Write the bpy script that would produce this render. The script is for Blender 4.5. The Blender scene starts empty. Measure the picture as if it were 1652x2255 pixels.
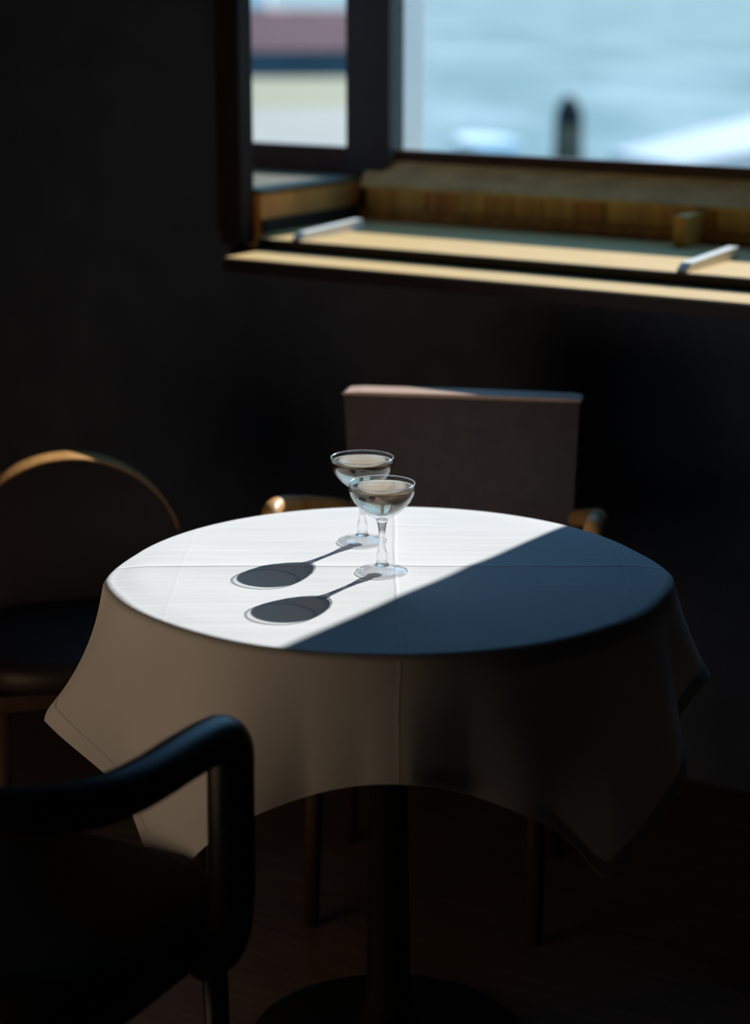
import bpy, bmesh, math, random
from math import sin, cos, pi, radians, atan2, sqrt
from mathutils import Vector, Matrix
import numpy as np

random.seed(7)
S = bpy.context.scene
COL = S.collection

# ------------------------------------------------------------------ camera
PITCH = radians(14.5)
cam_d = bpy.data.cameras.new('camera')
cam = bpy.data.objects.new('camera', cam_d)
COL.objects.link(cam)
cam.location = (0, 0, 1.566)
cam.rotation_euler = (pi / 2 - PITCH, 0, 0)
cam_d.sensor_fit = 'HORIZONTAL'
cam_d.sensor_width = 24.0
cam_d.lens = 4500.0 / 1652.0 * 24.0
cam_d.clip_start = 0.05
cam_d.clip_end = 2000
cam_d.dof.use_dof = True
cam_d.dof.focus_distance = 2.90
cam_d.dof.aperture_fstop = 2.1
S.camera = cam

# ------------------------------------------------------------------ sky
world = bpy.data.worlds.new('world')
S.world = world
world.use_nodes = True
nt = world.node_tree
nt.nodes.clear()
out = nt.nodes.new('ShaderNodeOutputWorld')
bg = nt.nodes.new('ShaderNodeBackground')
tc = nt.nodes.new('ShaderNodeTexCoord')
sx = nt.nodes.new('ShaderNodeSeparateXYZ')
rp = nt.nodes.new('ShaderNodeValToRGB')
rp.color_ramp.elements[0].position = 0.0
rp.color_ramp.elements[0].color = (0.42, 0.60, 0.66, 1)
rp.color_ramp.elements[1].position = 0.95
rp.color_ramp.elements[1].color = (0.26, 0.85, 1.90, 1)
e = rp.color_ramp.elements.new(0.12)
e.color = (0.46, 0.72, 0.86, 1)
e = rp.color_ramp.elements.new(0.42)
e.color = (0.62, 1.50, 2.60, 1)
nt.links.new(tc.outputs['Generated'], sx.inputs[0])
nt.links.new(sx.outputs['Z'], rp.inputs[0])
nt.links.new(rp.outputs[0], bg.inputs[0])
bg.inputs[1].default_value = 1.0
nt.links.new(bg.outputs[0], out.inputs[0])

# ------------------------------------------------------------------ sun
SUN_AZ = radians(34.5)      # from +Y towards +X
SUN_EL = radians(28.5)
sd = bpy.data.lights.new('sun', 'SUN')
sd.energy = 8.0
sd.cycles.is_caustics_light = True
sd.color = (1.0, 0.985, 0.96)
sd.angle = radians(0.53)
sun = bpy.data.objects.new('sun', sd)
COL.objects.link(sun)
sv = Vector((sin(SUN_AZ) * cos(SUN_EL), cos(SUN_AZ) * cos(SUN_EL), sin(SUN_EL)))
sun.rotation_euler = sv.to_track_quat('Z', 'Y').to_euler()

# ------------------------------------------------------------------ exposure
S.view_settings.view_transform = 'Standard'
S.view_settings.look = 'None'
S.view_settings.exposure = 0.0
S.view_settings.gamma = 1.0
S.view_settings.use_curve_mapping = False
S.cycles.max_bounces = 20
S.cycles.diffuse_bounces = 6
S.cycles.transmission_bounces = 16
S.cycles.transparent_max_bounces = 16
S.cycles.caustics_refractive = True
S.cycles.caustics_reflective = True
S.cycles.blur_glossy = 0.3
S.cycles.sample_clamp_indirect = 6.0

# ------------------------------------------------------------------ materials
def mat(name, col, rough=0.5, spec=0.5, metal=0.0, grain=0.0, gscale=(1, 1, 1), bump=0.0, bscale=60.0, coat=0.0):
    m = bpy.data.materials.new(name)
    m.use_nodes = True
    t = m.node_tree
    b = t.nodes['Principled BSDF']
    b.inputs['Roughness'].default_value = rough
    b.inputs['Specular IOR Level'].default_value = spec
    b.inputs['Metallic'].default_value = metal
    b.inputs['Coat Weight'].default_value = coat
    b.inputs['Coat Roughness'].default_value = 0.15
    c = (*col, 1)
    b.inputs['Base Color'].default_value = c
    if grain or bump:
        co = t.nodes.new('ShaderNodeTexCoord')
        mp = t.nodes.new('ShaderNodeMapping')
        mp.inputs['Scale'].default_value = gscale
        t.links.new(co.outputs['Object'], mp.inputs[0])
        nz = t.nodes.new('ShaderNodeTexNoise')
        nz.inputs['Scale'].default_value = bscale
        nz.inputs['Detail'].default_value = 6
        t.links.new(mp.outputs[0], nz.inputs['Vector'])
        if grain:
            r = t.nodes.new('ShaderNodeValToRGB')
            r.color_ramp.elements[0].position = 0.3
            r.color_ramp.elements[1].position = 0.7
            r.color_ramp.elements[0].color = (*[x * (1 - grain) for x in col], 1)
            r.color_ramp.elements[1].color = (*[min(1, x * (1 + grain)) for x in col], 1)
            t.links.new(nz.outputs['Fac'], r.inputs[0])
            t.links.new(r.outputs[0], b.inputs['Base Color'])
        if bump:
            bp = t.nodes.new('ShaderNodeBump')
            bp.inputs['Strength'].default_value = bump
            bp.inputs['Distance'].default_value = 0.002
            t.links.new(nz.outputs['Fac'], bp.inputs['Height'])
            t.links.new(bp.outputs[0], b.inputs['Normal'])
    return m

M = {}
M['wall'] = mat('dark panel paint', (0.085, 0.105, 0.15), 0.75, 0.15, grain=0.15, bscale=8)
M['casing'] = mat('dark stained wood', (0.030, 0.021, 0.016), 0.65, 0.12, grain=0.3, gscale=(1, 1, 0.1), bscale=40)
M['bounce_panel'] = mat('honey bounce panelling', (0.86, 0.58, 0.37), 0.6, 0.2, grain=0.2, gscale=(1, 1, 0.12), bscale=14)
M['ceiling'] = mat('dark ceiling', (0.02, 0.02, 0.022), 0.8, 0.2, grain=0.1, bscale=5)
M['floor'] = mat('warm wood floor', (0.13, 0.08, 0.045), 0.7, 0.4, grain=0.3, gscale=(1, 8, 1), bscale=6)
M['sill'] = mat('worn varnished sill', (0.62, 0.40, 0.15), 0.6, 0.2, grain=0.12, gscale=(1, 6, 1), bscale=10)
M['sill_edge'] = mat('dark sill nosing', (0.025, 0.018, 0.015), 0.5, 0.3)
M['plank'] = mat('orange varnished pine', (0.86, 0.42, 0.10), 0.4, 0.4, grain=0.35, gscale=(1, 1, 0.12), bscale=30)
M['plank_b'] = mat('honey varnished pine', (0.92, 0.50, 0.13), 0.4, 0.4, grain=0.3, gscale=(1, 1, 0.12), bscale=30)
M['plank_c'] = mat('brown varnished pine', (0.66, 0.30, 0.075), 0.4, 0.4, grain=0.3, gscale=(1, 1, 0.12), bscale=30)
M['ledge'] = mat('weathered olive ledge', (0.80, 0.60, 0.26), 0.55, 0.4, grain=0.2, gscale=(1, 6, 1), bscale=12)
M['ledge_shade'] = mat('shaded olive ledge', (0.15, 0.115, 0.055), 0.6, 0.2, grain=0.2, gscale=(1, 6, 1), bscale=12)
M['white_paint'] = mat('white gloss paint', (0.80, 0.78, 0.72), 0.4, 0.5, grain=0.03, bscale=12)
M['frame'] = mat('dark window frame', (0.022, 0.017, 0.014), 0.45, 0.4, grain=0.2, bscale=30)
M['rail'] = mat('red brown rail', (0.05, 0.022, 0.014), 0.5, 0.3, grain=0.2, bscale=30)
M['chair'] = mat('brown bentwood', (0.04, 0.02, 0.010), 0.6, 0.2, grain=0.25, gscale=(1, 1, 0.2), bscale=25)
M['chair_pale'] = mat('honey bentwood', (0.52, 0.25, 0.08), 0.45, 0.3, grain=0.25, gscale=(1, 1, 0.2), bscale=25)
M['chair_lit_edge'] = mat('rosy sunlit edge', (0.66, 0.42, 0.31), 0.4, 0.4, grain=0.2, gscale=(0.1, 1, 1), bscale=25)
M['leather'] = mat('red brown leather', (0.060, 0.035, 0.031), 0.5, 0.35, grain=0.15, bscale=40, bump=0.2)
M['tan'] = mat('dark brown leather', (0.014, 0.009, 0.007), 0.5, 0.35, grain=0.15, bscale=40, bump=0.2)
M['black_wood'] = mat('black lacquered wood', (0.006, 0.006, 0.006), 0.36, 0.22, grain=0.1, bscale=20)
M['black_seat'] = mat('black leather seat', (0.006, 0.006, 0.006), 0.7, 0.1, bump=0.2, bscale=90)
M['table'] = mat('table wood', (0.12, 0.06, 0.03), 0.4, 0.4, grain=0.3, gscale=(1, 8, 1), bscale=10)
M['iron'] = mat('black iron', (0.008, 0.008, 0.008), 0.7, 0.15)
M['stone'] = mat('cream quay stone', (0.31, 0.235, 0.12), 0.85, 0.2, grain=0.06, bscale=0.3)
M['kerb'] = mat('pale kerb stone', (0.345, 0.275, 0.195), 0.8, 0.2, grain=0.04, bscale=0.5)
M['hull_pink'] = mat('faded red hull paint', (0.62, 0.22, 0.17), 0.6, 0.4, grain=0.1, bscale=0.6)
M['hull_shadow'] = mat('dark teal waterline shadow', (0.016, 0.05, 0.065), 0.6, 0.2, grain=0.2, bscale=0.8)
M['deck_paint'] = mat('off-white deck paint', (0.46, 0.43, 0.39), 0.6, 0.3, grain=0.04, bscale=1)
M['cabin'] = mat('cabin white paint', (0.75, 0.74, 0.66), 0.5, 0.4, grain=0.03, bscale=1)
M['pile'] = mat('tarred mooring timber', (0.10, 0.075, 0.045), 0.8, 0.2, grain=0.4, gscale=(3, 3, 0.4), bscale=4)
M['pile_top'] = mat('black pile cap', (0.012, 0.014, 0.014), 0.7, 0.2)

def glass_thin(name, ior, tint, rough=0.02):
    m = bpy.data.materials.new(name)
    m.use_nodes = True
    t = m.node_tree
    t.nodes.clear()
    o = t.nodes.new('ShaderNodeOutputMaterial')
    mx = t.nodes.new('ShaderNodeMixShader')
    tr = t.nodes.new('ShaderNodeBsdfTransparent')
    gl = t.nodes.new('ShaderNodeBsdfGlossy')
    gl.inputs['Roughness'].default_value = rough
    # Schlick reflectance from the facing angle, the same from both sides of the sheet
    lw = t.nodes.new('ShaderNodeLayerWeight')
    lw.inputs['Blend'].default_value = 0.5
    pw = t.nodes.new('ShaderNodeMath')
    pw.operation = 'POWER'
    pw.inputs[1].default_value = 4.5
    t.links.new(lw.outputs['Facing'], pw.inputs[0])
    fr = t.nodes.new('ShaderNodeMath')
    fr.operation = 'MULTIPLY_ADD'
    r0 = ((ior - 1) / (ior + 1)) ** 2
    fr.inputs[1].default_value = 1 - r0
    fr.inputs[2].default_value = r0
    t.links.new(pw.outputs[0], fr.inputs[0])
    tr.inputs[0].default_value = (*tint, 1)
    t.links.new(fr.outputs[0], mx.inputs[0])
    t.links.new(tr.outputs[0], mx.inputs[1])
    t.links.new(gl.outputs[0], mx.inputs[2])
    t.links.new(mx.outputs[0], o.inputs[0])
    return m
M['pane'] = glass_thin('window glass', 1.4, (0.97, 0.985, 0.98))
M['glass_shell'] = glass_thin('clear table glass', 1.5, (0.985, 0.99, 0.99), 0.06)

def glass(name, col, ior, absorb=0.0, clear=None):
    m = bpy.data.materials.new(name)
    m.use_nodes = True
    t = m.node_tree
    b = t.nodes['Principled BSDF']
    b.inputs['Base Color'].default_value = (*col, 1)
    b.inputs['Roughness'].default_value = 0.0
    b.inputs['IOR'].default_value = ior
    b.inputs['Transmission Weight'].default_value = 1.0
    if clear:
        mx = t.nodes.new('ShaderNodeMixShader')
        tr = t.nodes.new('ShaderNodeBsdfTransparent')
        tr.inputs[0].default_value = (*clear[:3], 1)
        mx.inputs[0].default_value = clear[3]
        t.links.new(b.outputs[0], mx.inputs[1])
        t.links.new(tr.outputs[0], mx.inputs[2])
        t.links.new(mx.outputs[0], t.nodes['Material Output'].inputs['Surface'])
    if absorb:
        va = t.nodes.new('ShaderNodeVolumeAbsorption')
        va.inputs['Color'].default_value = (*absorb[:3], 1)
        va.inputs['Density'].default_value = absorb[3]
        t.links.new(va.outputs[0], t.nodes['Material Output'].inputs['Volume'])
    return m
M['glass'] = glass('clear glass', (1, 1, 1), 1.5, clear=(1, 1, 1, 0.38))
M['lip'] = glass('polished lip glass', (1, 1, 1), 1.5, clear=(1, 1, 1, 0.5))
M['lip'].node_tree.nodes['Principled BSDF'].inputs['Roughness'].default_value = 0.16
M['wine'] = glass('pale amber wine', (1.0, 0.97, 0.90), 1.34, (0.97, 0.60, 0.20, 10.0), clear=(1, 1, 0.93, 0.24))
M['bubble'] = glass('gas bubble', (1, 1, 1), 1.0 / 1.34)

def cloth_mat():
    m = bpy.data.materials.new('white linen')
    m.use_nodes = True
    t = m.node_tree
    N, L = t.nodes, t.links
    N.clear()
    o = N.new('ShaderNodeOutputMaterial')
    mx = N.new('ShaderNodeMixShader')
    df = N.new('ShaderNodeBsdfDiffuse')
    tl = N.new('ShaderNodeBsdfTranslucent')
    df.inputs[0].default_value = (0.87, 0.86, 0.875, 1)
    tl.inputs[0].default_value = (0.80, 0.78, 0.74, 1)
    mx.inputs[0].default_value = 0.16
    L.new(df.outputs[0], mx.inputs[1])
    L.new(tl.outputs[0], mx.inputs[2])
    L.new(mx.outputs[0], o.inputs[0])
    co = N.new('ShaderNodeTexCoord')
    sp = N.new('ShaderNodeSeparateXYZ')
    L.new(co.outputs['Object'], sp.inputs[0])

    def math_(op, a, b=None, c=None):
        n = N.new('ShaderNodeMath')
        n.operation = op
        for i, v in enumerate((a, b, c)):
            if v is None:
                continue
            if isinstance(v, (int, float)):
                n.inputs[i].default_value = v
            else:
                L.new(v, n.inputs[i])
        return n.outputs[0]

    # large soft wobble so that creases are not ruler straight
    wz = N.new('ShaderNodeTexNoise')
    wz.inputs['Scale'].default_value = 5
    L.new(co.outputs['Object'], wz.inputs['Vector'])
    wob = math_('MULTIPLY', math_('SUBTRACT', wz.outputs['Fac'], 0.5), 0.012)

    def ridge(coord, at, w, h):
        dd = math_('ABSOLUTE', math_('SUBTRACT', math_('ADD', coord, wob), at))
        r = math_('SUBTRACT', 1.0, math_('DIVIDE', dd, w))
        r = math_('MAXIMUM', r, 0.0)
        return math_('MULTIPLY', r, h)
    X, Y = sp.outputs['X'], sp.outputs['Y']
    h = ridge(X, 0.010, 0.0040, 0.0005)
    h = math_('ADD', h, ridge(Y, 0.022, 0.005, 0.0009))
    h = math_('ADD', h, ridge(X, -0.298, 0.004, 0.00012))
    h = math_('ADD', h, ridge(X, 0.335, 0.006, 0.0005))
    # long wrinkles that run across the table
    mp = N.new('ShaderNodeMapping')
    mp.inputs['Scale'].default_value = (3.0, 34.0, 3.0)
    mp.inputs['Rotation'].default_value = (0, 0, radians(5))
    L.new(co.outputs['Object'], mp.inputs[0])
    nz = N.new('ShaderNodeTexNoise')
    nz.inputs['Scale'].default_value = 1.0
    nz.inputs['Detail'].default_value = 3
    L.new(mp.outputs[0], nz.inputs['Vector'])
    h = math_('ADD', h, math_('MULTIPLY', nz.outputs['Fac'], 0.0011))
    # weave
    wv = N.new('ShaderNodeTexNoise')
    wv.inputs['Scale'].default_value = 700
    L.new(co.outputs['Object'], wv.inputs['Vector'])
    h = math_('ADD', h, math_('MULTIPLY', wv.outputs['Fac'], 0.00012))
    bp = N.new('ShaderNodeBump')
    bp.inputs['Strength'].default_value = 1.0
    bp.inputs['Distance'].default_value = 1.0
    L.new(h, bp.inputs['Height'])
    L.new(bp.outputs[0], df.inputs['Normal'])
    return m
M['cloth'] = cloth_mat()

def water_mat():
    m = bpy.data.materials.new('canal water')
    m.use_nodes = True
    t = m.node_tree
    N, L = t.nodes, t.links
    b = N['Principled BSDF']
    b.inputs['Base Color'].default_value = (0.20, 0.46, 0.50, 1)
    b.inputs['Roughness'].default_value = 0.12
    b.inputs['IOR'].default_value = 1.33
    b.inputs['Specular IOR Level'].default_value = 0.35
    co = N.new('ShaderNodeTexCoord')
    h = None
    for sc, amp, st in ((0.35, 0.30, (1, 0.5, 1)), (1.6, 0.10, (1, 0.6, 1))):
        mp = N.new('ShaderNodeMapping')
        mp.inputs['Scale'].default_value = st
        L.new(co.outputs['Object'], mp.inputs[0])
        nz = N.new('ShaderNodeTexNoise')
        nz.inputs['Scale'].default_value = sc
        nz.inputs['Detail'].default_value = 3
        L.new(mp.outputs[0], nz.inputs['Vector'])
        mm = N.new('ShaderNodeMath')
        mm.operation = 'MULTIPLY'
        mm.inputs[1].default_value = amp
        L.new(nz.outputs['Fac'], mm.inputs[0])
        if h is None:
            h = mm.outputs[0]
        else:
            ad = N.new('ShaderNodeMath')
            L.new(h, ad.inputs[0])
            L.new(mm.outputs[0], ad.inputs[1])
            h = ad.outputs[0]
    bp = N.new('ShaderNodeBump')
    bp.inputs['Strength'].default_value = 1.0
    bp.inputs['Distance'].default_value = 1.0
    L.new(h, bp.inputs['Height'])
    L.new(bp.outputs[0], b.inputs['Normal'])
    # milky patches
    nz = N.new('ShaderNodeTexNoise')
    nz.inputs['Scale'].default_value = 0.12
    nz.inputs['Detail'].default_value = 3
    mp = N.new('ShaderNodeMapping')
    mp.inputs['Scale'].default_value = (1.6, 0.5, 1)
    L.new(co.outputs['Object'], mp.inputs[0])
    L.new(mp.outputs[0], nz.inputs['Vector'])
    r = N.new('ShaderNodeValToRGB')
    r.color_ramp.elements[0].position = 0.42
    r.color_ramp.elements[0].color = (0.13, 0.20, 0.19, 1)
    r.color_ramp.elements[1].position = 0.62
    r.color_ramp.elements[1].color = (0.40, 0.42, 0.39, 1)
    L.new(nz.outputs['Fac'], r.inputs[0])
    L.new(r.outputs[0], b.inputs['Base Color'])
    return m
M['water'] = water_mat()

# ------------------------------------------------------------------ mesh helpers
def obj(name, bm, m, parent=None, smooth=False):
    me = bpy.data.meshes.new(name)
    bm.normal_update()
    bm.to_mesh(me)
    bm.free()
    if smooth:
        for p in me.polygons:
            p.use_smooth = True
    me.materials.append(m)
    o = bpy.data.objects.new(name, me)
    COL.objects.link(o)
    if parent:
        o.parent = parent
    return o

def empty(name, loc=(0, 0, 0), rz=0.0, parent=None):
    o = bpy.data.objects.new(name, None)
    o.location = loc
    o.rotation_euler = (0, 0, rz)
    o.empty_display_size = 0.1
    COL.objects.link(o)
    if parent:
        o.parent = parent
    return o

def tag(o, label, cat, group=None):
    o['label'] = label
    o['category'] = cat
    if group:
        o['group'] = group
    return o

def struct(o):
    o['kind'] = 'structure'
    return o

def box(bm, x0, x1, y0, y1, z0, z1, bev=0.0):
    vs = [bm.verts.new((x, y, z)) for x in (x0, x1) for y in (y0, y1) for z in (z0, z1)]
    f = [(0, 1, 3, 2), (4, 6, 7, 5), (0, 4, 5, 1), (2, 3, 7, 6), (0, 2, 6, 4), (1, 5, 7, 3)]
    fs = [bm.faces.new([vs[i] for i in q]) for q in f]
    if bev:
        es = list({e for q in fs for e in q.edges})
        bmesh.ops.bevel(bm, geom=es, offset=bev, segments=2, affect='EDGES', profile=0.6)
    return bm

def prism(bm, prof, x0, x1):
    """profile in the (y, z) plane, swept along x"""
    a = [bm.verts.new((x0, y, z)) for y, z in prof]
    b = [bm.verts.new((x1, y, z)) for y, z in prof]
    n = len(prof)
    bm.faces.new(a[::-1])
    bm.faces.new(b)
    for i in range(n):
        j = (i + 1) % n
        bm.faces.new((a[i], a[j], b[j], b[i]))
    bmesh.ops.recalc_face_normals(bm, faces=bm.faces)
    return bm

def poly_slab(bm, pts, z0, z1):
    a = [bm.verts.new((x, y, z0)) for x, y in pts]
    b = [bm.verts.new((x, y, z1)) for x, y in pts]
    n = len(pts)
    bm.faces.new(a[::-1])
    bm.faces.new(b)
    for i in range(n):
        j = (i + 1) % n
        bm.faces.new((a[i], a[j], b[j], b[i]))
    bmesh.ops.recalc_face_normals(bm, faces=bm.faces)
    return bm

def lathe(bm, prof, seg=64):
    rings = []
    for r, z in prof:
        if r < 1e-6:
            rings.append([bm.verts.new((0, 0, z))])
        else:
            rings.append([bm.verts.new((r * cos(2 * pi * k / seg), r * sin(2 * pi * k / seg), z)) for k in range(seg)])
    for a, b in zip(rings, rings[1:]):
        for k in range(seg):
            l = (k + 1) % seg
            if len(a) == 1 and len(b) == 1:
                continue
            if len(a) == 1:
                bm.faces.new((a[0], b[k], b[l]))
            elif len(b) == 1:
                bm.faces.new((a[k], b[0], a[l]))
            else:
                bm.faces.new((a[k], b[k], b[l], a[l]))
    bmesh.ops.recalc_face_normals(bm, faces=bm.faces)
    return bm

def smooth_path(pts, sub=8, it=3):
    """round the corners of a polyline by Chaikin cutting"""
    P = [Vector(p) for p in pts]
    for _ in range(it):
        Q = [P[0]]
        for a, b in zip(P, P[1:]):
            Q += [a.lerp(b, 0.25), a.lerp(b, 0.75)]
        Q.append(P[-1])
        P = Q
    return P

def tube(bm, pts, rad, seg=14, cap=True, flat=1.0):
    P = [Vector(p) for p in pts]
    rads = rad if isinstance(rad, (list, tuple)) else [rad] * len(P)
    T = []
    for i in range(len(P)):
        a = P[max(0, i - 1)]
        b = P[min(len(P) - 1, i + 1)]
        T.append((b - a).normalized())
    up = Vector((0, 0, 1)) if abs(T[0].z) < 0.9 else Vector((1, 0, 0))
    nrm = (up - T[0] * up.dot(T[0])).normalized()
    rings = []
    for i, p in enumerate(P):
        if i:
            q = T[i - 1].rotation_difference(T[i])
            nrm = (q @ nrm)
            nrm = (nrm - T[i] * nrm.dot(T[i])).normalized()
        bn = T[i].cross(nrm)
        rings.append([bm.verts.new(p + (nrm * cos(2 * pi * k / seg) * flat + bn * sin(2 * pi * k / seg)) * rads[i]) for k in range(seg)])
    for a, b in zip(rings, rings[1:]):
        for k in range(seg):
            l = (k + 1) % seg
            bm.faces.new((a[k], a[l], b[l], b[k]))
    if cap:
        bm.faces.new(rings[0][::-1])
        bm.faces.new(rings[-1])
    bmesh.ops.recalc_face_normals(bm, faces=bm.faces)
    return bm

# ------------------------------------------------------------------ the room (wall frame: x along the window wall, y outwards, z up)
A = Vector((-0.3031, 4.5, 0))
DIR = Vector((0.83709, -0.54706, 0))
WROT = atan2(DIR.y, DIR.x)

def wallobj(name, bm, m, parent=None, smooth=False):
    """top-level: placed in the wall frame; children inherit it"""
    o = obj(name, bm, m, parent, smooth)
    if parent is None:
        o.location = A
        o.rotation_euler = (0, 0, WROT)
    return o

UL, UR = -2.6, 5.6       # room extent along the window wall
VB = -6.2                # wall behind the camera
U0, U1 = 0.034, 1.328    # clear opening
SILL, STEP = 1.035, 1.012
HEAD = 2.75
VG = 0.458                # plane of the glazing
NOSE = -0.045            # front of the sill
RT = 1.193               # top of the bottom rail

bm = bmesh.new()
box(bm, UL - .2, UR + .2, VB - .2, 0.8, -0.12, 0.0)
floor = struct(wallobj('floor', bm, M['floor']))
bm = bmesh.new()
box(bm, UL - .2, UR + .2, VB - .2, 0.7, 3.2, 3.35)
struct(wallobj('ceiling', bm, M['ceiling']))

# window wall: below, left, right and above the recess, with the cheeks of the recess
bm = bmesh.new()
box(bm, UL, UR, 0.0, 0.62, 0.0, STEP - 0.03)               # below
box(bm, UL, -0.62, 0.0, 0.62, STEP - 0.03, 3.2)           # left, solid
box(bm, -0.62, -0.022, 0.0, 0.02, STEP - 0.03, 3.2)        # left cheek in front of the side bay
box(bm, U1 + 0.02, UR, 0.0, 0.62, STEP - 0.03, 3.2)       # right
box(bm, -0.62, U1 + 0.02, 0.0, 0.62, HEAD, 3.2)           # above
wall_back = struct(wallobj('wall_back', bm, M['wall']))
bm = bmesh.new()
box(bm, UL - .2, UL, VB, 0.62, 0, 3.2)
struct(wallobj('wall_left', bm, M['wall']))
bm = bmesh.new()
box(bm, UR, UR + .2, VB, 0.62, 0, 3.2)
struct(wallobj('wall_right', bm, M['wall']))
bm = bmesh.new()
box(bm, UL, UR, VB - .2, VB, 0, 3.2)
struct(wallobj('wall_front', bm, M['wall']))

# low honey coloured panel, added unseen left of the camera to bounce sun onto the skirt
bm = bmesh.new()
box(bm, -0.9, 1.04, -2.50, -2.44, 0.0, 0.85, 0.004)
struct(wallobj('wall_bounce', bm, M['bounce_panel']))

# casing at the left of the opening, with a thin raised bead on its outer edge
bm = bmesh.new()
box(bm, -0.022, U0, -0.03, 0.02, STEP, 2.9, 0.004)
cas = struct(wallobj('trim_1', bm, M['casing']))
bm = bmesh.new()
box(bm, -0.024, -0.010, -0.038, -0.0302, STEP + 0.03, 2.9, 0.003)
bead = obj('bead', bm, M['casing'], cas)
# right casing (out of frame, it shades the right side of the table)
bm = bmesh.new()
box(bm, U1, U1 + 0.14, NOSE - 0.005, 0.0, STEP, 2.9, 0.004)
cr = struct(wallobj('trim_2', bm, M['casing']))
bm = bmesh.new()
box(bm, U1, U1 + 0.03, 0.0, VG, STEP, HEAD)
obj('jamb', bm, M['casing'], cr)

# sill board with a dark nosing, and the lower ledge board in front of it
bm = bmesh.new()
box(bm, 0.092, U1 + 0.02, NOSE + 0.002, 0.021, SILL - 0.028, SILL)
box(bm, -0.6, U1 + 0.02, 0.021, 0.60, SILL - 0.028, SILL)
sill = struct(wallobj('trim_3', bm, M['sill']))
bm = bmesh.new()
box(bm, 0.092, U1 + 0.02, NOSE - 0.004, NOSE + 0.002, SILL - 0.03, SILL - 0.001)
obj('nosing', bm, M['sill_edge'], sill)
for u in (0.188, 1.085):                                   # two low white ribs, added in place of sun patches on the sill
    bm = bmesh.new()
    prism(bm, [(-0.04, SILL), (0.20, SILL), (0.20, SILL + 0.024), (-0.02, SILL + 0.016), (-0.04, SILL + 0.004)], u - 0.011, u + 0.011)
    obj('sun_rib', bm, M['white_paint'], sill)
bm = bmesh.new()
box(bm, 0.112, UR, -0.195, 0.0, STEP - 0.028, STEP, 0.003)
ledge2 = struct(wallobj('trim_4', bm, M['sill']))
bm = bmesh.new()
box(bm, 0.112, UR, -0.200, -0.1952, STEP - 0.03, STEP - 0.003)
obj('nosing', bm, M['sill_edge'], ledge2)

# panelling under the glazing: vertical boards, a sloping olive cap, a base strip
VP = 0.402
bm = bmesh.new()
box(bm, 0.05, U1 + 0.02, VP + 0.012, VP + 0.03, SILL, 1.112)
back = struct(wallobj('trim_5', bm, M['sill_edge']))
u = 0.075
k = 0
while u < U1:
    w = 0.072 + 0.02 * random.random()
    bm = bmesh.new()
    dv = random.uniform(-0.002, 0.002)
    box(bm, u + 0.0015, u + w - 0.0015, VP + dv, VP + 0.012, SILL + 0.022, 1.113, 0.0015)
    obj('plank', bm, M[('plank', 'plank_b', 'plank_c', 'plank_b', 'plank')[k % 5]], back)
    u += w
    k += 1
bm = bmesh.new()
box(bm, 0.06, U1 + 0.02, VP - 0.012, VP - 0.002, SILL, SILL + 0.024, 0.002)
obj('base_strip', bm, M['plank_c'], back)
bm = bmesh.new()
prism(bm, [(VP - 0.006, 1.106), (VP - 0.006, 1.114), (VG - 0.012, 1.166), (VG - 0.012, 1.106)], 0.06, U1 + 0.02)
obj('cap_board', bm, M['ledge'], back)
bm = bmesh.new()
box(bm, 0.905, 0.935, VP - 0.10, VP - 0.002, SILL, SILL + 0.065, 0.003)
obj('end_block', bm, M['plank'], back)

# side box of the recess at the left, its top is the olive ledge, darkened in colour for shade
bm = bmesh.new()
box(bm, -0.60, 0.050, 0.022, VG - 0.02, SILL, 1.118)
side = struct(wallobj('trim_6', bm, M['plank_c']))
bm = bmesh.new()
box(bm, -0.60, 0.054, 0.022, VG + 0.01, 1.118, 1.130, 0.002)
obj('cap_board', bm, M['ledge_shade'], side)
bm = bmesh.new()
box(bm, 0.050, 0.058, 0.022, VG - 0.06, SILL, SILL + 0.030, 0.002)
obj('base_strip', bm, M['casing'], side)

# corner post between the two lights: narrow foot on the sill, wide mullion above
bm = bmesh.new()
# foot with a sloping shoulder on its right side (profile in u-z, swept in v)
prof = [(-0.070, SILL), (0.072, SILL), (0.072, 1.095), (0.126, 1.165), (0.127, HEAD), (0.005, HEAD), (0.005, 1.16), (-0.070, 1.11)]
a = [bm.verts.new((p, VG - 0.035, z)) for p, z in prof]
b = [bm.verts.new((p, VG + 0.025, z)) for p, z in prof]
bm.faces.new(a)
bm.faces.new(b[::-1])
for i in range(len(prof)):
    j = (i + 1) % len(prof)
    bm.faces.new((a[i], b[i], b[j], a[j]))
bmesh.ops.recalc_face_normals(bm, faces=bm.faces)
struct(wallobj('trim_7', bm, M['frame']))

def window(name, u0, u1):
    w = struct(empty(name, A, WROT))
    bm = bmesh.new()
    box(bm, u0, u1, VG - 0.012, VG + 0.012, 1.13, RT, 0.003)
    obj('bottom_rail', bm, M['rail'], w)
    bm = bmesh.new()
    box(bm, u0, u1, VG - 0.012, VG + 0.012, HEAD - 0.05, HEAD, 0.003)
    obj('top_rail', bm, M['frame'], w)
    bm = bmesh.new()
    box(bm, u0, u1, VG - 0.002, VG + 0.002, RT - 0.004, HEAD - 0.046)
    obj('pane', bm, M['pane'], w)
    return w
w1 = window('window_1', -0.60, 0.004)
w2 = window('window_2', 0.128, U1)
bm = bmesh.new()
box(bm, U1 - 0.012, U1 + 0.02, VG - 0.012, VG + 0.012, RT, HEAD)
obj('stile', bm, M['frame'], w2)
bm = bmesh.new()
box(bm, 0.050, 0.110, VG + 0.030, VG + 0.145, 1.0, HEAD + 0.1, 0.004)
post = struct(wallobj('trim_8', bm, M['white_paint']))

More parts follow.
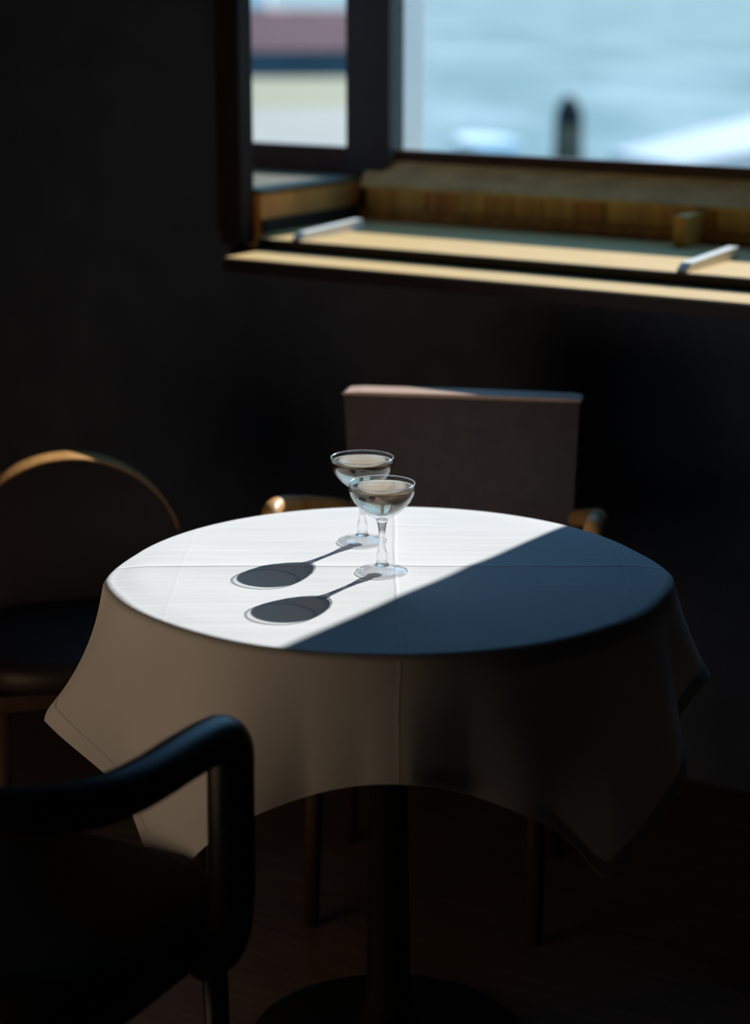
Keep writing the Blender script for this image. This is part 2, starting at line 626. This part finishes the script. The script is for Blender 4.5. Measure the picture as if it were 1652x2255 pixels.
# ------------------------------------------------------------------ table
TC = Vector((0.02, 2.81, 0))
TR = 0.376
TT = 0.364      # radius of the wooden top under the cloth
TZ = 0.75
tb = tag(empty('pedestal_table', TC), 'round pedestal table hidden under the white cloth', 'table')
bm = bmesh.new()
lathe(bm, [(0, TZ - 0.030), (TT - 0.006, TZ - 0.030), (TT, TZ - 0.022), (TT, TZ - 0.008), (TT - 0.006, TZ - 0.001), (0, TZ - 0.001)], 96)
obj('tabletop', bm, M['table'], tb)
bm = bmesh.new()
lathe(bm, [(0, 0.03), (0.05, 0.03), (0.034, 0.08), (0.028, 0.4), (0.03, 0.68), (0.09, TZ - 0.030), (0, TZ - 0.030)], 32)
obj('column', bm, M['iron'], tb, True)
bm = bmesh.new()
lathe(bm, [(0, 0.0), (0.21, 0.0), (0.21, 0.012), (0.12, 0.022), (0.05, 0.04), (0, 0.04)], 48)
obj('base', bm, M['iron'], tb, True)

# ------------------------------------------------------------------ tablecloth (square cloth over the round top)
HALF = 0.552
NA = 360
# fold of the hanging skirt: how far the hem stands out, by direction in degrees
FOLD = [(0, .060), (14, .030), (30, .075), (50, .020), (62, .05), (80, .012), (100, .03), (118, .02), (135, .07), (150, .02), (168, .05),
        (184, .045), (198, .105), (211, .030), (226, .044), (241, .052), (254, .010), (264, .006), (274, .016), (285, .004), (300, .05), (316, .03), (330, .07), (346, .025), (360, .060)]
RIM = [(0, .026), (20, .008), (60, .004), (90, .002), (130, .006), (165, .010), (184, .026), (200, .014), (225, .004), (270, .0), (310, .004), (340, .012), (360, .026)]

def interp(tab, a):
    a = a % 360
    for (x0, y0), (x1, y1) in zip(tab, tab[1:]):
        if x0 <= a <= x1:
            t = (a - x0) / (x1 - x0)
            t = 0.6 * t + 0.4 * t * t * (3 - 2 * t)
            return y0 + (y1 - y0) * t
    return tab[0][1]

def reach(a):
    """length of cloth beyond the table edge in direction a; the corners are a little rounded"""
    c, s = abs(cos(a)), abs(sin(a))
    p = 10
    return HALF / (c ** p + s ** p) ** (1 / p) - TR

def skirt(a, s, off=0.0):
    """point at cloth distance s beyond the rim"""
    deg = math.degrees(a)
    R = TR + 0.003 + interp(RIM, deg)
    rr = 0.010
    z0 = TZ + 0.002 - interp(RIM, deg) * 0.12
    q = rr * pi / 2
    if s < q:
        t = s / rr
        r = R - rr + rr * sin(t)
        z = z0 - rr + rr * cos(t)
        n = (sin(t), cos(t))
    else:
        r = R
        z = z0 - rr - (s - q)
        n = (1, 0)
    L = reach(a)
    t = max(0.0, s / L)
    fo = interp(FOLD, deg) * (0.35 * t + 0.65 * t ** 1.4)
    r += fo
    z += fo * 0.30 * t
    return Vector((cos(a) * (r + off * n[0]), sin(a) * (r + off * n[0]), z + off * n[1]))

bm = bmesh.new()
rows = []
radii = [0.01 * i for i in range(1, 35)] + [0.345, 0.352, 0.358, 0.362, 0.3655]
ctr = bm.verts.new((0, 0, TZ + 0.002))
def top_z(x, y):
    return (TZ + 0.002 + 0.0006 * sin(21 * x + 3 * sin(9 * y)) * sin(11 * y)
            + 0.0011 * math.exp(-abs(x - 0.010) / 0.018) + 0.0018 * math.exp(-abs(y - 0.022) / 0.022) + 0.0003 * math.exp(-abs(x + 0.298) / 0.015))
for f in radii:
    ring = []
    for k in range(NA):
        a = 2 * pi * k / NA
        deg = math.degrees(a)
        R = (TR + 0.003 + interp(RIM, deg) - 0.010)
        r = f / 0.369 * R
        w = max(0.0, (f - 0.33) / 0.036) ** 1.5
        ring.append(bm.verts.new((r * cos(a), r * sin(a), top_z(r * cos(a), r * sin(a)) * (1 - w) + (TZ + 0.002 - interp(RIM, deg) * 0.12) * w)))
    rows.append(ring)
for i in range(0, 36):
    ring = []
    for k in range(NA):
        a = 2 * pi * k / NA
        L = reach(a)
        s = (0.0157 * i / 5) if i <= 5 else 0.0157 + (L - 0.0157) * (i - 5) / 30.0
        ring.append(bm.verts.new(skirt(a, s)))
    rows.append(ring)
for k in range(NA):
    bm.faces.new((ctr, rows[0][k], rows[0][(k + 1) % NA]))
for a, b in zip(rows, rows[1:]):
    for k in range(NA):
        l = (k + 1) % NA
        bm.faces.new((a[k], b[k], b[l], a[l]))
cloth = obj('tablecloth', bm, M['cloth'], None, True)
cloth.location = TC
cloth.cycles.is_caustics_receiver = True
tag(cloth, 'white linen tablecloth draped over the round table, half in sun, half in shade', 'tablecloth')
bm = bmesh.new()
prev = None
first = None
for k in range(NA + 1):
    a = 2 * pi * (k % NA) / NA
    L = reach(a)
    col_ = [bm.verts.new(skirt(a, s, 0.0009)) for s in (L - 0.024, L - 0.016, L - 0.008, L + 0.001)]
    if prev:
        for i in range(3):
            bm.faces.new((prev[i], prev[i + 1], col_[i + 1], col_[i]))
    prev = col_
bmesh.ops.remove_doubles(bm, verts=bm.verts, dist=1e-6)
hem = obj('hem', bm, M['cloth'], cloth, True)

# ------------------------------------------------------------------ champagne coupes
def make_coupe(name, loc, label, rz):
    t = tag(empty(name, loc, rz), label, 'glass', 'champagne coupes on the table')
    outer = [(0.0, 0.0010), (0.020, 0.0006), (0.034, 0.0), (0.0367, 0.0006), (0.0374, 0.0017), (0.0367, 0.0028), (0.030, 0.0040), (0.019, 0.0064), (0.0112, 0.0098), (0.0083, 0.0135),
             (0.0078, 0.0170), (0.0085, 0.0215), (0.0084, 0.0250), (0.0072, 0.0290), (0.0057, 0.0345), (0.0048, 0.042), (0.0046, 0.052), (0.0052, 0.062), (0.0066, 0.071), (0.0092, 0.0775),
             (0.0150, 0.0825), (0.0235, 0.0873), (0.0325, 0.0945), (0.0398, 0.1030), (0.0448, 0.1125), (0.0473, 0.1205), (0.0476, 0.1255), (0.0469, 0.1296)]
    inner = [(0.0464, 0.1302), (0.0459, 0.1296), (0.0463, 0.1255), (0.0460, 0.1205), (0.0435, 0.1130), (0.0386, 0.1040), (0.0315, 0.0962), (0.0228, 0.0896), (0.0140, 0.0855), (0.006, 0.0838), (0.0, 0.0835)]
    bm = bmesh.new()
    lathe(bm, [(0.0, 0.0778), (0.0091, 0.0778)] + outer[20:] + inner, 96)
    bowl = obj('bowl', bm, M['glass_shell'], t, True)
    bm = bmesh.new()
    lathe(bm, [(0.04645 + 0.0010 * cos(2 * pi * k / 10), 0.1300 + 0.0010 * sin(2 * pi * k / 10)) for k in range(11)], 96)
    obj('lip', bm, M['lip'], bowl, True)
    bm = bmesh.new()
    lathe(bm, [(0.0, 0.0099), (0.0110, 0.0099)] + outer[9:20] + [(0.0, 0.0776)], 64)
    g = obj('stem', bm, M['glass'], t, True)
    g.cycles.is_caustics_caster = True
    bm = bmesh.new()
    lathe(bm, outer[:9] + [(0.0, 0.0097)], 96)
    obj('foot', bm, M['glass_shell'], t, True)
    lv = 0.1243
    wine = [(0.0, 0.0836)]
    for r, z in inner[::-1][1:]:
        if z < lv - 0.003:
            wine.append((r - 0.0001, z + 0.0001))
    wine += [(0.0461, lv), (0.0453, lv - 0.0001), (0.0438, lv - 0.0006), (0.0420, lv - 0.0008), (0.030, lv - 0.0008), (0.015, lv - 0.0008), (0.0, lv - 0.0008)]
    bm = bmesh.new()
    lathe(bm, wine, 96)
    w = obj('wine', bm, M['wine'], t, True)
    w.cycles.is_caustics_caster = True
    w['label'] = 'pale amber sparkling wine'
    rnd = random.Random(name)
    bm = bmesh.new()
    for _ in range(70):
        z = rnd.uniform(0.09, lv - 0.002)
        rm = 0.0440 * sqrt(max(0.0, 1 - ((lv - z) / 0.037) ** 2))
        a = rnd.uniform(0, 2 * pi)
        r = rm * sqrt(rnd.uniform(0.02, 0.9))
        bmesh.ops.create_icosphere(bm, subdivisions=1, radius=rnd.uniform(0.00025, 0.0006), matrix=Matrix.Translation((r * cos(a), r * sin(a), z)))
    b = obj('bubbles', bm, M['bubble'], t, True)
    b['kind'] = 'stuff'
    return t
make_coupe('champagne_coupe', (0.0100, 2.803, TZ + 0.0032), 'nearer champagne coupe of pale amber wine, overlapping the other one', 0.0)
make_coupe('champagne_coupe.001', (-0.0190, 2.966, TZ + 0.0032), 'farther champagne coupe, standing behind the other, its stem partly hidden', 1.0)

# ------------------------------------------------------------------ chairs
def pad_seat(bm, w, d, z, th, q=3.4, N=48):
    """cushion with a rounded outline"""
    rings = []
    for sc, zz in ((0.95, z - th), (1.0, z - th * 0.8), (1.0, z - th * 0.45), (0.97, z - th * 0.2), (0.88, z - th * 0.06), (0.6, z), (0.3, z + 0.001)):
        r = []
        for k in range(N):
            c, s_ = cos(2 * pi * k / N), sin(2 * pi * k / N)
            r.append(bm.verts.new((w * sc * math.copysign(abs(c) ** (2 / q), c), d * sc * math.copysign(abs(s_) ** (2 / q), s_), zz)))
        rings.append(r)
    for a, b in zip(rings, rings[1:]):
        for k in range(N):
            bm.faces.new((a[k], a[(k + 1) % N], b[(k + 1) % N], b[k]))
    bm.faces.new(rings[-1])
    bm.faces.new(rings[0][::-1])
    return bm

def back_pad(bm, outline, y, th, lean, bow, bev=0.006):
    """upholstered slab: outline is a closed list of (x, z); leans back and is slightly hollow"""
    n = len(outline)
    zmin = min(z for _, z in outline)
    wmax = max(abs(x) for x, _ in outline)
    f, b = [], []
    for x, z in outline:
        o = y - lean * (z - zmin) + bow * (x / wmax) ** 2
        f.append(bm.verts.new((x, o, z)))
        b.append(bm.verts.new((x, o - th, z)))
    bm.faces.new(f)
    bm.faces.new(b[::-1])
    for i in range(n):
        j = (i + 1) % n
        bm.faces.new((f[i], b[i], b[j], f[j]))
    bmesh.ops.recalc_face_normals(bm, faces=bm.faces)
    return bm

def legs(t, wood, w, d, z, r=0.018):
    for sx_ in (-1, 1):
        for sy_ in (-1, 1):
            bm = bmesh.new()
            tube(bm, [(sx_ * w * 1.04, sy_ * d * 1.06, 0.0), (sx_ * w, sy_ * d, z)], [r * 0.7, r])
            obj('leg', bm, wood, t, True)

# front chair: one thick bent rail makes both arms and the low back
t = tag(empty('bent_armchair', (-0.443, 2.330, 0), -radians(26.6)), 'black armchair with a thick bent arm, drawn up in front of the tablecloth', 'chair')
bm = bmesh.new()
pad_seat(bm, 0.222, 0.215, 0.478, 0.055)
obj('seat', bm, M['black_seat'], t, True)
bm = bmesh.new()
box(bm, -0.21, 0.21, -0.20, 0.19, 0.385, 0.424, 0.006)
obj('seat_rail', bm, M['black_wood'], t)
legs(t, M['black_wood'], 0.18, 0.165, 0.39)
AZ, AH, AY = 0.712, 0.268, 0.070
half_ = [(AH - 0.05, AY, 0.405), (AH, AY, 0.44), (AH, AY, AZ - 0.075), (AH, AY + 0.004, AZ - 0.005), (AH, AY - 0.07, AZ + 0.003), (AH, AY - 0.20, AZ), (AH - 0.02, -0.20, AZ), (AH - 0.10, -0.275, AZ)]
pts = half_ + [(-x, y, z) for x, y, z in half_[::-1]]
bm = bmesh.new()
tube(bm, smooth_path(pts, it=4), 0.0285, 20)
obj('arm_rail', bm, M['black_wood'], t, True)
for x in (-0.10, 0.10):
    bm = bmesh.new()
    tube(bm, [(x, -0.195, 0.40), (x, -0.272, AZ)], 0.012)
    obj('back_post', bm, M['black_wood'], t, True)

# chair behind the glasses: broad straight back, thin bent arms
t = tag(empty('upholstered_armchair', (0.112, 3.365, 0), pi - radians(10)), 'brown armchair with a broad straight back, behind the glasses', 'chair')
bm = bmesh.new()
pad_seat(bm, 0.225, 0.215, 0.47, 0.06)
obj('seat', bm, M['leather'], t, True)
bm = bmesh.new()
box(bm, -0.215, 0.215, -0.205, 0.19, 0.375, 0.410, 0.006)
obj('seat_rail', bm, M['chair'], t)
legs(t, M['chair'], 0.185, 0.17, 0.38)
TOP, BW = 0.848, 0.217
ol = [(-BW + 0.012, 0.50), (BW - 0.03, 0.50), (BW - 0.004, TOP - 0.003), (0, TOP - 0.003), (-BW + 0.004, TOP - 0.003)]
bm = bmesh.new()
back_pad(bm, ol, -0.205, 0.055, 0.10, 0.0)
obj('backrest', bm, M['leather'], t)
tl = [(-BW, TOP - 0.0028), (BW, TOP - 0.0028), (BW - 0.006, TOP + 0.001), (BW - 0.03, TOP + 0.003), (0, TOP + 0.004), (-BW + 0.02, TOP + 0.003), (-BW + 0.004, TOP + 0.001)]
bm = bmesh.new()
back_pad(bm, tl, -0.240, 0.058, 0.10, 0.0)
obj('top_rail', bm, M['chair_lit_edge'], t)  # paler strip, sunlight on the top edge put into its colour
for sx_ in (-1, 1):
    bm = bmesh.new()
    tube(bm, [(sx_ * 0.17, -0.215, 0.38), (sx_ * 0.17, -0.245, 0.54)], 0.014)
    obj('back_post', bm, M['chair'], t, True)
    bm = bmesh.new()
    hw = 0.285 if sx_ > 0 else 0.262
    tube(bm, smooth_path([(sx_ * 0.205, 0.06, 0.395), (sx_ * hw, 0.065, 0.45), (sx_ * hw, 0.07, 0.62), (sx_ * hw, 0.065, 0.692), (sx_ * hw, 0.015, 0.698), (sx_ * hw, -0.10, 0.672), (sx_ * 0.25, -0.17, 0.655), (sx_ * (BW - 0.005), -0.23, 0.635)], it=4), 0.0165, 16)
    obj('armrest', bm, M['chair_pale'], t, True)

# chair by the wall at the left: arched upholstered back
t = tag(empty('arched_chair', (-0.520, 3.50, 0), pi + radians(14)), 'dark chair with an arched back under an added pale strip for its sunlit top, left of the table', 'chair')
bm = bmesh.new()
pad_seat(bm, 0.205, 0.20, 0.45, 0.06)
obj('seat', bm, M['tan'], t, True)
bm = bmesh.new()
box(bm, -0.195, 0.195, -0.19, 0.18, 0.36, 0.390, 0.006)
obj('seat_rail', bm, M['chair'], t)
legs(t, M['chair'], 0.165, 0.155, 0.365)
ol = [(-0.17, 0.44), (0.17, 0.44), (0.195, 0.52)] + [(0.205 * cos(pi * k / 32), 0.524 + 0.180 * sin(pi * k / 32)) for k in range(1, 32)] + [(-0.195, 0.52)]
bm = bmesh.new()
back_pad(bm, ol, -0.19, 0.075, 0.12, 0.01)
obj('backrest', bm, M['tan'], t)
bm = bmesh.new()
arc = [(cos(pi * k / 40), sin(pi * k / 40)) for k in range(3, 38)]
prev = None
for c, s_ in arc:
    q = []
    for r, dy in ((0.002, -0.004), (0.005, -0.004), (0.005, -0.070), (0.002, -0.070)):
        x, z = (0.2035 + r) * c, 0.524 + (0.1785 + r) * s_
        q.append(bm.verts.new((x, -0.187 + dy - 0.12 * (z - 0.44) + 0.01 * (x / 0.205) ** 2, z)))
    if prev:
        for i in range(4):
            j = (i + 1) % 4
            bm.faces.new((prev[i], prev[j], q[j], q[i]))
    else:
        bm.faces.new(q)
    prev = q
bm.faces.new(prev[::-1])
bmesh.ops.recalc_face_normals(bm, faces=bm.faces)
obj('back_lit_edge', bm, M['chair_pale'], t)  # added strip, sun on the arch top put into its pale colour

# ------------------------------------------------------------------ outside: water, quay, boats, pile
WZ = -1.2
bm = bmesh.new()
vs = [bm.verts.new(p) for p in ((-500, -60, WZ), (700, -60, WZ), (700, 1200, WZ), (-500, 1200, WZ))]
bm.faces.new(vs)
wat = obj('water', bm, M['water'])
wat['kind'] = 'structure'

q = tag(empty('stone_quay', (0, 0, WZ)), 'low cream stone quay on the water, seen through the narrow left window', 'quay')
bm = bmesh.new()
poly_slab(bm, [(-16, 25.5), (0.0, 25.5), (0.1, 47.5), (-16, 46.5)], 0, 0.70)
obj('paving', bm, M['stone'], q)
bm = bmesh.new()
poly_slab(bm, [(-16, 24.9), (0.05, 24.9), (0.08, 34.9), (-16, 9.5 + 16)], 0.70, 0.78)
obj('kerb', bm, M['kerb'], q)

def hull(name, parent, m, L, W, secs):
    """secs: list of (z, scale) from bottom to top"""
    bm = bmesh.new()
    rings = []
    for z, sc, bow in secs:
        pl = []
        for k in range(25):
            t = k / 24
            x = -L / 2 + L * t
            wy = W / 2 * sc * min(1.0, (1 - max(0, (t - 0.55) / 0.45) ** 2.2)) * (0.85 + 0.15 * min(1, t / 0.2))
            pl.append((x + bow * max(0, t - 0.5), wy))
        ring = [bm.verts.new((x, -y, z)) for x, y in pl] + [bm.verts.new((x, y + 0.001, z)) for x, y in pl[::-1]]
        rings.append(ring)
    for a, b in zip(rings, rings[1:]):
        for k in range(len(a)):
            bm.faces.new((a[k], a[(k + 1) % len(a)], b[(k + 1) % len(a)], b[k]))
    bm.faces.new(rings[0][::-1])
    bm.faces.new(rings[-1])
    bmesh.ops.recalc_face_normals(bm, faces=bm.faces)
    return obj(name, bm, m, parent)

b_ = tag(empty('barge', (-6.6, 54.5, WZ), radians(2)), 'faded red barge with a shadow band at the waterline and pale cabin, moored beyond the quay', 'boat')
hull('lower_hull', b_, M['hull_shadow'], 13, 3.6, [(-0.3, 0.9, 0), (0.1, 0.97, 0.3), (1.12, 1.0, 0.5)])  # waterline shadow put into the dark colour of the lower hull
hull('hull', b_, M['hull_pink'], 13.1, 3.7, [(1.10, 1.0, 0.5), (2.05, 1.02, 0.9), (2.12, 1.03, 0.9)])
bm = bmesh.new()
box(bm, -4.5, 3.9, -1.3, 1.3, 2.12, 3.6, 0.08)
obj('cabin', bm, M['cabin'], b_)

d_ = tag(empty('dinghy', (1.90, 36.0, WZ), radians(100)), 'small white dinghy on the water left of the mooring post', 'boat')
hull('hull', d_, M['white_paint'], 2.2, 0.95, [(-0.1, 0.75, 0), (0.06, 0.95, 0.1), (0.16, 1.0, 0.2)])
bm = bmesh.new()
box(bm, -0.9, -0.6, -0.40, 0.40, 0.162, 0.19, 0.01)
obj('thwart', bm, M['white_paint'], d_)

p_ = tag(empty('mooring_post', (3.12, 33.4, WZ)), 'dark timber mooring post rising from the water beyond the right window', 'post')
bm = bmesh.new()
lathe(bm, [(0, -1.0), (0.25, -1.0), (0.235, 0.56), (0.22, 0.58), (0, 0.58)], 24)
obj('shaft', bm, M['pile'], p_, True)
bm = bmesh.new()
lathe(bm, [(0, 0.58), (0.228, 0.58), (0.215, 0.76), (0.16, 0.92), (0.07, 1.02), (0, 1.04)], 24)
obj('cap', bm, M['pile_top'], p_, True)

k_ = tag(empty('pontoon', (0, 0, WZ)), 'white floating pontoon running outwards at the right of the window', 'pontoon')
bm = bmesh.new()
ax = Vector((7.15 - 3.53, 39.59 - 31.25))
pts = [(3.53, 31.25), (4.25, 29.09), (4.25 + ax.x * 2.2, 29.09 + ax.y * 1.55), (3.53 + ax.x * 2.2, 31.25 + ax.y * 2.2)]
poly_slab(bm, pts, -0.1, 0.24)
obj('float', bm, M['deck_paint'], k_)
bm = bmesh.new()
c_ = Vector((sum(p[0] for p in pts) / 4, sum(p[1] for p in pts) / 4))
poly_slab(bm, [tuple(c_ + (Vector(p) - c_) * 0.985) for p in pts], 0.24, 0.30)
obj('deck', bm, M['deck_paint'], k_)
